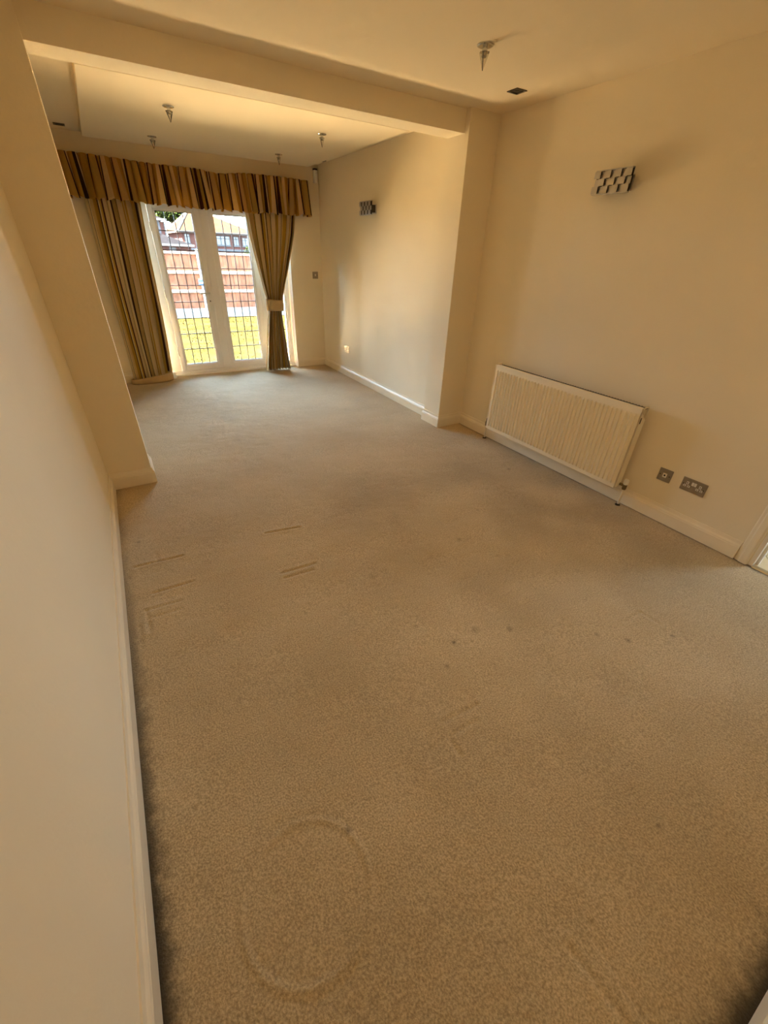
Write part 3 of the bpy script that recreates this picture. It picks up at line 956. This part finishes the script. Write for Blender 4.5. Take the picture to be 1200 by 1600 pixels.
# added warm fill light, out of view above the viewer, shaped as a flush lamp
def glow(name, col, strength):
    m, n, l, b = new_mat(name)
    b.inputs['Base Color'].default_value = (0.8, 0.75, 0.65, 1)
    b.inputs['Emission Color'].default_value = (*col, 1)
    b.inputs['Emission Strength'].default_value = strength
    return m


M['fill_glow'] = glow('warm_fill_glow', (1.0, 0.70, 0.36), 10.5)  # glow of the added fill light
r = thing('added_fill_lamp', 'round opal flush lamp on the ceiling panel above the hall doorway end', 'fill light', (1.75, 0.62, H - DROP))
MB().lathe((1.75, 0.62, H - DROP), [(0.235, 0.0), (0.235, -0.020), (0.228, -0.024)], 40).build('base', M['white_plastic'], r)
MB().lathe((1.75, 0.62, H - DROP), [(0.222, -0.024), (0.215, -0.036), (0.16, -0.046), (0.08, -0.050)], 40).build('diffuser', M['fill_glow'], r, smooth=True)


# ------------------------------------------------------------------ curtains
def smooth(t):
    t = max(0.0, min(1.0, t)); return t * t * (3 - 2 * t)


def lerp(tab, z):
    for (a, va), (b, vb) in zip(tab, tab[1:]):
        if a <= z <= b:
            t = (z - a) / (b - a); return tuple(p + (q - p) * t for p, q in zip(va, vb))
    return tab[0][1] if z < tab[0][0] else tab[-1][1]


def curtain(name, label, tab, width, n, seed, z0, z1, hem):
    """tab: z -> (x_left, x_right, fold depth, y centre)"""
    rr = random.Random(seed)
    ph = [rr.uniform(-0.6, 0.6) for _ in range(n + 2)]
    wd = [rr.uniform(0.7, 1.3) for _ in range(n)]
    tot = sum(wd); cum = [0]
    for w_ in wd:
        cum.append(cum[-1] + w_ / tot)
    nu, nz = n * 14, 70

    def fold(u):
        for i in range(n):
            if u <= cum[i + 1] + 1e-9:
                t = (u - cum[i]) / (cum[i + 1] - cum[i]); return i, t
        return n - 1, 1.0

    def pos(u, z, off=0.0):
        xl, xr, am, yc = lerp(tab, z)
        i, t = fold(u)
        w0 = xr - xl
        a = am * (0.75 + 0.25 * math.sin(ph[i] * 7))
        s = math.sin(2 * PI * t)
        y = yc + a * math.cos(2 * PI * t) + 0.012 * math.sin(u * 5 + z * 2 + seed)
        x = xl + w0 * u + 0.22 * (w0 / n) * s + 0.006 * math.sin(z * 3.1 + i)
        return (x, y + off, z)
    base = Vector(((tab[0][1][0] + tab[0][1][1]) / 2, tab[0][1][3], 0.0))
    r = thing(name, label, 'curtain', base)
    us = [i / nu for i in range(nu + 1)]
    zs = [z0 + (z1 - z0) * k / nz for k in range(nz + 1)]
    c = MB(); c.grid([[pos(u, z) for u in us] for z in zs]); c.uv = [(u * width, z) for z in zs for u in us]
    c.build('cloth', M['curtain'], r, smooth=True, solid=0.002)
    zl = [z0 - hem + (z1 - z0 + hem) * k / 30 for k in range(31)]
    MB().grid([[pos(u, z, 0.007) for u in us] for z in zl]).build('lining', M['lining'], r, smooth=True)
    return r


# left curtain hangs straight
curtain('curtain', 'striped gold curtain hanging straight beside the left pier, untied', [
    (0.0, (0.335, 0.800, 0.034, 6.200)), (0.10, (0.335, 0.800, 0.034, 6.200)), (0.5, (0.335, 0.822, 0.040, 6.215)), (1.2, (0.345, 0.850, 0.042, 6.222)), (2.02, (0.362, 0.885, 0.042, 6.225))],
    2.05, 7, 3, 0.035, 2.02, 0.012)
# right curtain is gathered in by a tieback
curtain('curtain', 'striped gold curtain gathered at the waist by a tieback next to the light switch', [
    (0.0, (2.045, 2.405, 0.058, 6.180)), (0.05, (2.045, 2.400, 0.058, 6.180)), (0.45, (2.105, 2.372, 0.046, 6.190)), (0.78, (2.166, 2.352, 0.036, 6.200)), (0.95, (2.164, 2.386, 0.036, 6.200)), (1.10, (2.138, 2.430, 0.034, 6.205)),
    (1.40, (2.090, 2.535, 0.034, 6.215)), (1.70, (2.045, 2.630, 0.036, 6.222)), (2.02, (2.012, 2.692, 0.036, 6.225))],
    2.35, 10, 11, 0.030, 2.02, 0.014)


def band(name, label, cx, cy, rx, ry, z0, z1, tilt, a0=0.0, a1=2 * PI, lean=0.0):
    r = thing(name, label, 'tieback', (cx, cy, z0))
    n = 48
    rows = []; uv = []
    for k in range(7):
        t = k / 6
        row = []
        for i in range(n + 1):
            a = a0 + (a1 - a0) * i / n
            bulge = 0.006 * math.sin(PI * t)
            z = z0 + (z1 - z0) * t
            row.append((cx + (rx + bulge) * math.cos(a) + lean * t, cy + (ry + bulge) * math.sin(a), z + tilt * math.cos(a) * (0.3 + 0.7 * t)))
            uv.append((i / n * 0.9, t * 0.13))
        rows.append(row)
    m = MB(); m.grid(rows); m.uv = uv
    m.build('band', M['tie'], r, smooth=True, solid=0.006)
    for zz, t in ((z0, 0), (z1, 1)):
        MB().tube([p for p in rows[0 if t == 0 else 6]], 0.0035, 6).build('piping', M['tie'], r, smooth=True)
    return r


band('tieback', 'beige fabric tieback around the waist of the gathered curtain', 2.268, 6.198, 0.116, 0.072, 0.806, 0.938, -0.010)
band('tieback', 'beige fabric tieback dropped round the foot of the straight curtain', 0.548, 6.196, 0.242, 0.078, 0.006, 0.086, 0.030, lean=0.0)

# small white block at the foot of the door reveal
r = thing('white_block', 'small white block on the carpet between the straight curtain and the door frame', 'block', (0.822, 6.30, 0.0))
MB().box(0.796, 0.842, 6.262, 6.345, 0.0, 0.082).build('block', M['white_plastic'], r, bevel=0.006)
MB().box(0.800, 0.838, 6.266, 6.341, 0.082, 0.088).build('top_pad', M['white_frame'], r, bevel=0.002)


# pelmet
def pelmet():
    r = thing('curtain_pelmet', 'gathered gold striped fabric pelmet above the garden doors', 'pelmet', (1.54, D, 1.90))
    x0, x1, yf = 0.245, 2.826, D - 0.150
    ret = 0.14
    L = ret * 2 + (x1 - x0)
    n = 34
    rr = random.Random(21)
    wd = [rr.uniform(0.6, 1.4) for _ in range(n)]; tot = sum(wd)
    cum = [0]
    for w_ in wd:
        cum.append(cum[-1] + w_ / tot)
    amp = [rr.uniform(0.6, 1.25) for _ in range(n)]
    skew = [rr.uniform(-0.014, 0.014) for _ in range(n + 1)]

    def path(s):
        if s < ret:
            return (x0, D - 0.008 - s, -1, 0)
        if s < ret + x1 - x0:
            return (x0 + s - ret, yf, 0, -1)
        return (x1, yf + (s - ret - (x1 - x0)), 1, 0)

    def fold(u):
        for i in range(n):
            if u <= cum[i + 1] + 1e-9:
                return i, (u - cum[i]) / (cum[i + 1] - cum[i])
        return n - 1, 1.0
    nu, nz = n * 14, 18
    rows, uv = [], []
    for k in range(nz + 1):
        t = k / nz            # 0 bottom, 1 top
        row = []
        for q in range(nu + 1):
            u = q / nu
            i, f = fold(u)
            px, py, nx, ny = path(u * L)
            sag = 0.016 * math.sin(px * 3.0 + 0.6) - 0.026 * math.exp(-((px - 1.75) / 0.16) ** 2) + 0.012 * math.exp(-((px - 1.40) / 0.25) ** 2)
            top = 2.258 + sag * 0.8 + 0.003 * math.cos(2 * PI * f)
            bot = 1.900 + 0.010 * math.sin(px * 2.1 + 1.0) + 0.010 * math.cos(2 * PI * f + i)
            z = bot + (top - bot) * t
            a = amp[i] * (0.009 + 0.034 * (1 - t) ** 0.8)
            w_ = math.cos(2 * PI * f)
            w_ = (abs(w_) ** 0.7) * (1 if w_ > 0 else -1)
            side = 0.30 * (cum[i + 1] - cum[i]) * L * math.sin(2 * PI * f) * (0.4 + 0.6 * (1 - t)) + (skew[i] * (1 - f) + skew[i + 1] * f) * (1 - t) * 2
            flare = 0.014 * (1 - t)
            if nx == 0:
                row.append((px + side, py + ny * (a * w_ + flare), z))
            else:
                row.append((px + nx * (a * w_ * .6 + flare), py, z))
            uv.append((u * L * 1.75, t * 0.36))
        rows.append(row)
    m = MB(); m.grid(rows); m.uv = uv
    m.build('valance', M['pelmet'], r, smooth=True, solid=0.002)
    MB().box(x0 + 0.01, x1 - 0.01, yf + 0.02, D, 2.225, 2.24).build('pelmet_board', M['lining'], r)
    MB().tube([(x0 + .03, yf + 0.07, 2.03), (x1 - .03, yf + 0.07, 2.03)], 0.008, 8).build('curtain_track', M['white_plastic'], r, smooth=True)


pelmet()

# ------------------------------------------------------------------ garden
GZ = -0.15


pt = struct(MB().box(-2.0, 5.2, 6.56, 7.68, GZ - .06, GZ - .012).build('bounce_patio', M['grout']))  # added paving, out of view, bounces sunlight up to the ceiling
for i in range(12):
    for j in range(2):
        MB().box(-2.0 + i * .6 + .005, -2.0 + (i + 1) * .6 - .005, 6.56 + j * .56 + .004, 6.56 + (j + 1) * .56 - .004, GZ - .012, GZ + .012).build('bounce_slab', M['bounce_patio'], pt)


def lawn():
    xs = np.linspace(-6, 11, 120); ys = np.linspace(7.685, 13.33, 80)
    rows = []
    X, Y = np.meshgrid(xs, ys)
    Z = GZ + 0.05 * (noise2(X * 2.2, Y * 3.5, 12) - 0.5) + 0.03 * (noise2(X * 6, Y * 9, 13) - 0.5)
    for j in range(len(ys)):
        rows.append([(X[j, i], Y[j, i], Z[j, i]) for i in range(len(xs))])
    o = MB().grid(rows).build('lawn', M['lawn'], smooth=True)
    struct(o)
    rr = random.Random(5)
    g = MB()
    for k in range(5200):
        x = rr.uniform(-1.0, 6.5); y = rr.uniform(7.75, 13.2)
        h = rr.uniform(0.015, 0.05); a = rr.uniform(0, PI); w_ = rr.uniform(0.004, 0.012)
        dx, dy = math.cos(a) * w_, math.sin(a) * w_
        lx, ly = rr.uniform(-.02, .02), rr.uniform(-.02, .02)
        b = len(g.v); z = GZ - 0.01
        g.v += [(x - dx, y - dy, z), (x + dx, y + dy, z), (x + lx, y + ly, z + h)]; g.f.append((b, b + 1, b + 2))
    o = g.build('grass', M['grass'])
    tag(o, 'sparse dry grass blades on the sunlit lawn outside', 'grass'); o['kind'] = 'stuff'


lawn()


def fence():
    yb = 13.36
    r = thing('garden_fence', 'red-brown boarded garden fence with concrete posts outside the glass doors', 'fence', (2.6, yb, GZ))
    posts = [-2.89, -1.06, 0.77, 2.600, 4.43, 6.26, 8.09]
    pm = None
    for x in posts:
        o = MB().box(x - 0.065, x + 0.065, yb - 0.075, yb + 0.03, GZ - .05, 1.46).build('post', M['concrete'], r, bevel=0.01)
    rb = random.Random(3)
    for a, b in zip(posts, posts[1:]):
        a += 0.065; b -= 0.065
        MB().box(a, b, yb - 0.020, yb + 0.020, GZ - .05, 0.085).build('gravel_board', M['concrete'], r, bevel=0.006)
        MB().box(a, b, yb - 0.052, yb + 0.03, 1.345, 1.400).build('capping_rail', M['rail'], r, bevel=0.006)
        for z in (0.50, 0.94):
            MB().box(a, b, yb - 0.055, yb - 0.012, z - 0.035, z + 0.035).build('fence_rail', M['rail'], r, bevel=0.006)
        n = 16; w_ = (b - a) / n
        for k in range(n):
            x = a + k * w_; dy = rb.uniform(-.003, .003)
            MB().prism([(x, yb - .012 + dy), (x + w_ + .004, yb - .002 + dy), (x + w_ + .004, yb + .004 + dy), (x, yb + .004 + dy)], 'Z', 0.085, 1.350).build('board', M['fence'], r)
    return r


fence()
# the little blue sign on the concrete post
r = thing('post_sign', 'small blue sign with a white band on the concrete fence post', 'sign', (2.57, 13.28, 0.70))
MB().box(2.468, 2.602, 13.268, 13.285, 0.635, 0.765).build('sign_plate', M['blue'], r, bevel=0.003)
MB().box(2.478, 2.592, 13.264, 13.268, 0.690, 0.718).build('white_band', M['white_frame'], r)
MB().box(2.478, 2.612, 13.268, 13.285, 0.785, 0.800).build('bracket', M['rail'], r)

struct(MB().grid([[(x, y, z) for x in (-80, 0, 80, 160)] for y, z in ((13.45, -0.22), (20, -0.6), (40, -2.2), (80, -2.4), (260, -2.4))]).build('ground', M['soil'], smooth=True))


def far_window(par, x0, x1, z0, z1, y, lights=2, top=True):
    f = MB().ring(x0, x1, z0, z1, 0.10, y - 0.10, y + 0.02).build('window', M['far_white'], par)
    w_ = (x1 - x0) / lights
    for i in range(1, lights):
        x = x0 + i * w_
        MB().box(x - .07, x + .07, y - 0.10, y, z0 + .08, z1 - .08).build('mullion', M['far_white'], f)
    if top:
        zt = z1 - (z1 - z0) * 0.30
        MB().box(x0 + .08, x1 - .08, y - 0.10, y, zt - .05, zt + .05).build('transom', M['far_white'], f)
    MB().box(x0 + .09, x1 - .09, y - 0.04, y - 0.01, z0 + .09, z1 - .09).build('pane', M['far_glass'], f)
    MB().box(x0 - .1, x1 + .1, y - 0.18, y, z0 - .12, z0 - .02).build('sill', M['far_white'], f)


def hip_house():
    y0, y1, x0, x1, ze = 80.0, 95.0, 12.0, 23.6, 3.42
    r = thing('brick_house', 'red brick house with an orange hipped tile roof beyond the fence', 'house', (17.5, 87, -2.4))
    MB().box(x0, x1, y0, y1, -2.4, ze).build('wall', M['brick'], r)
    m = MB(); ov = 0.45
    a, b, c, d = (x0 - ov, y0 - ov, ze), (x1 + ov, y0 - ov, ze), (x1 + ov, y1 + ov, ze), (x0 - ov, y1 + ov, ze)
    e, f = (14.5, 86.5, 6.25), (17.4, 86.5, 6.15)
    m.v = [a, b, c, d, e, f]; m.f = [(0, 1, 5, 4), (1, 2, 5), (2, 3, 4, 5), (3, 0, 4), (3, 2, 1, 0)]
    m.build('roof', M['roof'], r)
    for p, q in ((a, e), (d, e), (b, f), (e, f), (c, f)):
        MB().tube([(p[0], p[1], p[2] + .05), (q[0], q[1], q[2] + .05)], 0.13, 6).build('ridge_tile', M['rail'], r)
    MB().box(x0 - ov, x1 + ov, y0 - ov - .12, y0 - ov + .05, ze - .16, ze + .06).build('gutter', M['far_white'], r)
    MB().box(x0 - ov - .12, x0 - ov + .05, y0 - ov, y1 + ov, ze - .16, ze + .06).build('gutter', M['far_white'], r)
    for (xa, xb, za, zb, n) in ((12.36, 13.10, 1.88, 3.12, 2), (15.2, 16.6, 1.82, 3.10, 2), (16.98, 19.05, 1.80, 3.08, 3), (19.62, 20.42, 1.80, 3.06, 2), (20.98, 22.0, 1.80, 2.95, 2)):
        far_window(r, xa, xb, za, zb, y0, n)
    MB().tube([(16.75, y0 - .1, 3.3), (16.75, y0 - .1, -2.4)], 0.10, 8).build('downpipe', M['far_white'], r)
    MB().box(x0 - .02, x1, y0 - .06, y0 + .01, 0.95, 1.32).build('string_course', M['render_white'], r)
    ch = MB().box(18.6, 19.3, 88.5, 89.3, 4.2, 5.75).build('chimney', M['brick'], r)
    for xx in (18.78, 19.1):
        MB().lathe((xx, 88.9, 5.75), [(0.12, 0), (0.10, .35)], 8).build('chimney_pot', M['roof'], ch)
    MB().tube([(18.95, 88.6, 5.7), (18.95, 88.6, 6.5), (19.5, 88.6, 6.6)], 0.04, 6).build('aerial', M['lead'], ch)


def white_house():
    x0, x1, y0, y1, ze = 3.2, 7.05, 60.0, 68.0, 3.95
    r = thing('white_house', 'pale rendered house with a brick corner beyond the fence', 'house', (5.2, 64, -2.3))
    MB().box(x0, x1, y0, y1, -2.3, ze).build('wall', M['render_white'], r)
    MB().box(x1, x1 + 0.40, y0 + .05, y1, -2.3, ze - .25).build('brick_corner', M['brick'], r)
    m = MB(); ov = .3
    m.v = [(x0 - ov, y0 - ov, ze), (x1 + .4 + ov, y0 - ov, ze - .08), (x1 + .4 + ov, y1, ze - .08), (x0 - ov, y1, ze), (x0 - ov, (y0 + y1) / 2, ze + .5), (x1 + .2, (y0 + y1) / 2, ze + .45)]
    m.f = [(0, 1, 5, 4), (1, 2, 5), (2, 3, 4, 5), (3, 0, 4), (3, 2, 1, 0)]
    m.build('roof', M['slate'], r)
    MB().box(x0 - ov, x1 + .4 + ov, y0 - ov - .1, y0 - ov, ze - .14, ze + .04).build('gutter', M['lead'], r)
    far_window(r, 6.05, 6.75, 2.6, 3.55, y0, 2, False)
    far_window(r, 4.3, 5.3, 2.6, 3.55, y0, 2, False)
    MB().tube([(x1 + .45, y0 - .05, 3.8), (x1 + .45, y0 - .05, -2.3)], .07, 8).build('downpipe', M['far_white'], r)


def outbuilding():
    r = thing('garage', 'low brick outbuilding with a grey slate roof just beyond the fence', 'garage', (7.6, 52, -2.0))
    MB().box(5.6, 8.25, 50.0, 56.0, -2.0, 1.62).build('wall', M['brick'], r)
    m = MB()
    m.v = [(5.3, 49.7, 1.68), (8.55, 49.7, 1.60), (8.55, 56.3, 1.60), (5.3, 56.3, 1.68), (5.4, 53, 2.75), (6.3, 53, 2.45)]
    m.f = [(0, 1, 5, 4), (1, 2, 5), (2, 3, 4, 5), (3, 0, 4), (3, 2, 1, 0)]
    m.build('roof', M['slate'], r)
    MB().box(5.3, 8.55, 49.58, 49.70, 1.48, 1.66).build('fascia_board', M['far_white'], r)
    MB().box(6.3, 6.9, 49.95, 50.02, -0.2, 1.4).build('door', M['far_white'], r)


hip_house()
white_house()
outbuilding()


def leafy(name, label, cat, c, rad, n, size, seed, trunk=True):
    rr = random.Random(seed)
    base = (c[0], c[1], -2.4)
    r = thing(name, label, cat, base)
    g = MB()
    blobs = []
    for k in range(14):
        v = Vector((rr.gauss(0, 1), rr.gauss(0, 1), rr.gauss(0, 1))).normalized() * rr.uniform(.2, .75)
        blobs.append((v.x * rad[0] + c[0], v.y * rad[1] + c[1], v.z * rad[2] + c[2], rr.uniform(.3, .5)))
    for k in range(n):
        bx, by, bz, br = blobs[k % 14]
        v = Vector((rr.gauss(0, 1), rr.gauss(0, 1), rr.gauss(0, 1))).normalized() * rr.uniform(.6, 1.0) * br
        p = Vector((bx + v.x * rad[0], by + v.y * rad[1], bz + v.z * rad[2]))
        a = Vector((rr.gauss(0, 1), rr.gauss(0, 1), rr.gauss(0, 1))).normalized(); b = a.orthogonal().normalized()
        a *= size * rr.uniform(.6, 1.2); b *= size * .6
        q = len(g.v); g.v += [tuple(p - a), tuple(p + b), tuple(p + a), tuple(p - b)]; g.f.append((q, q + 1, q + 2, q + 3))
    f = g.build('foliage', M['leaf'], r); f['kind'] = 'stuff'
    MB().tube([(c[0], c[1], -2.4), (c[0] + .1, c[1], c[2] - rad[2] * .5), (c[0], c[1], c[2])], [rad[0] * .12, rad[0] * .09, rad[0] * .04], 8).build('trunk', M['bark'], r, smooth=True)


leafy('tree', 'green leafy tree rising behind the brick house roof', 'tree', (14.2, 104, 6.6), (4.2, 3.0, 2.6), 2600, 0.32, 1)
leafy('tree', 'small distant tree at the end of the brick house roof', 'tree', (36.0, 130, 4.6), (2.4, 2.0, 1.2), 700, 0.30, 2)
leafy('bush', 'green bush in front of the brick house end window', 'bush', (17.6, 64, 0.9), (1.0, 0.8, 1.1), 900, 0.10, 4)
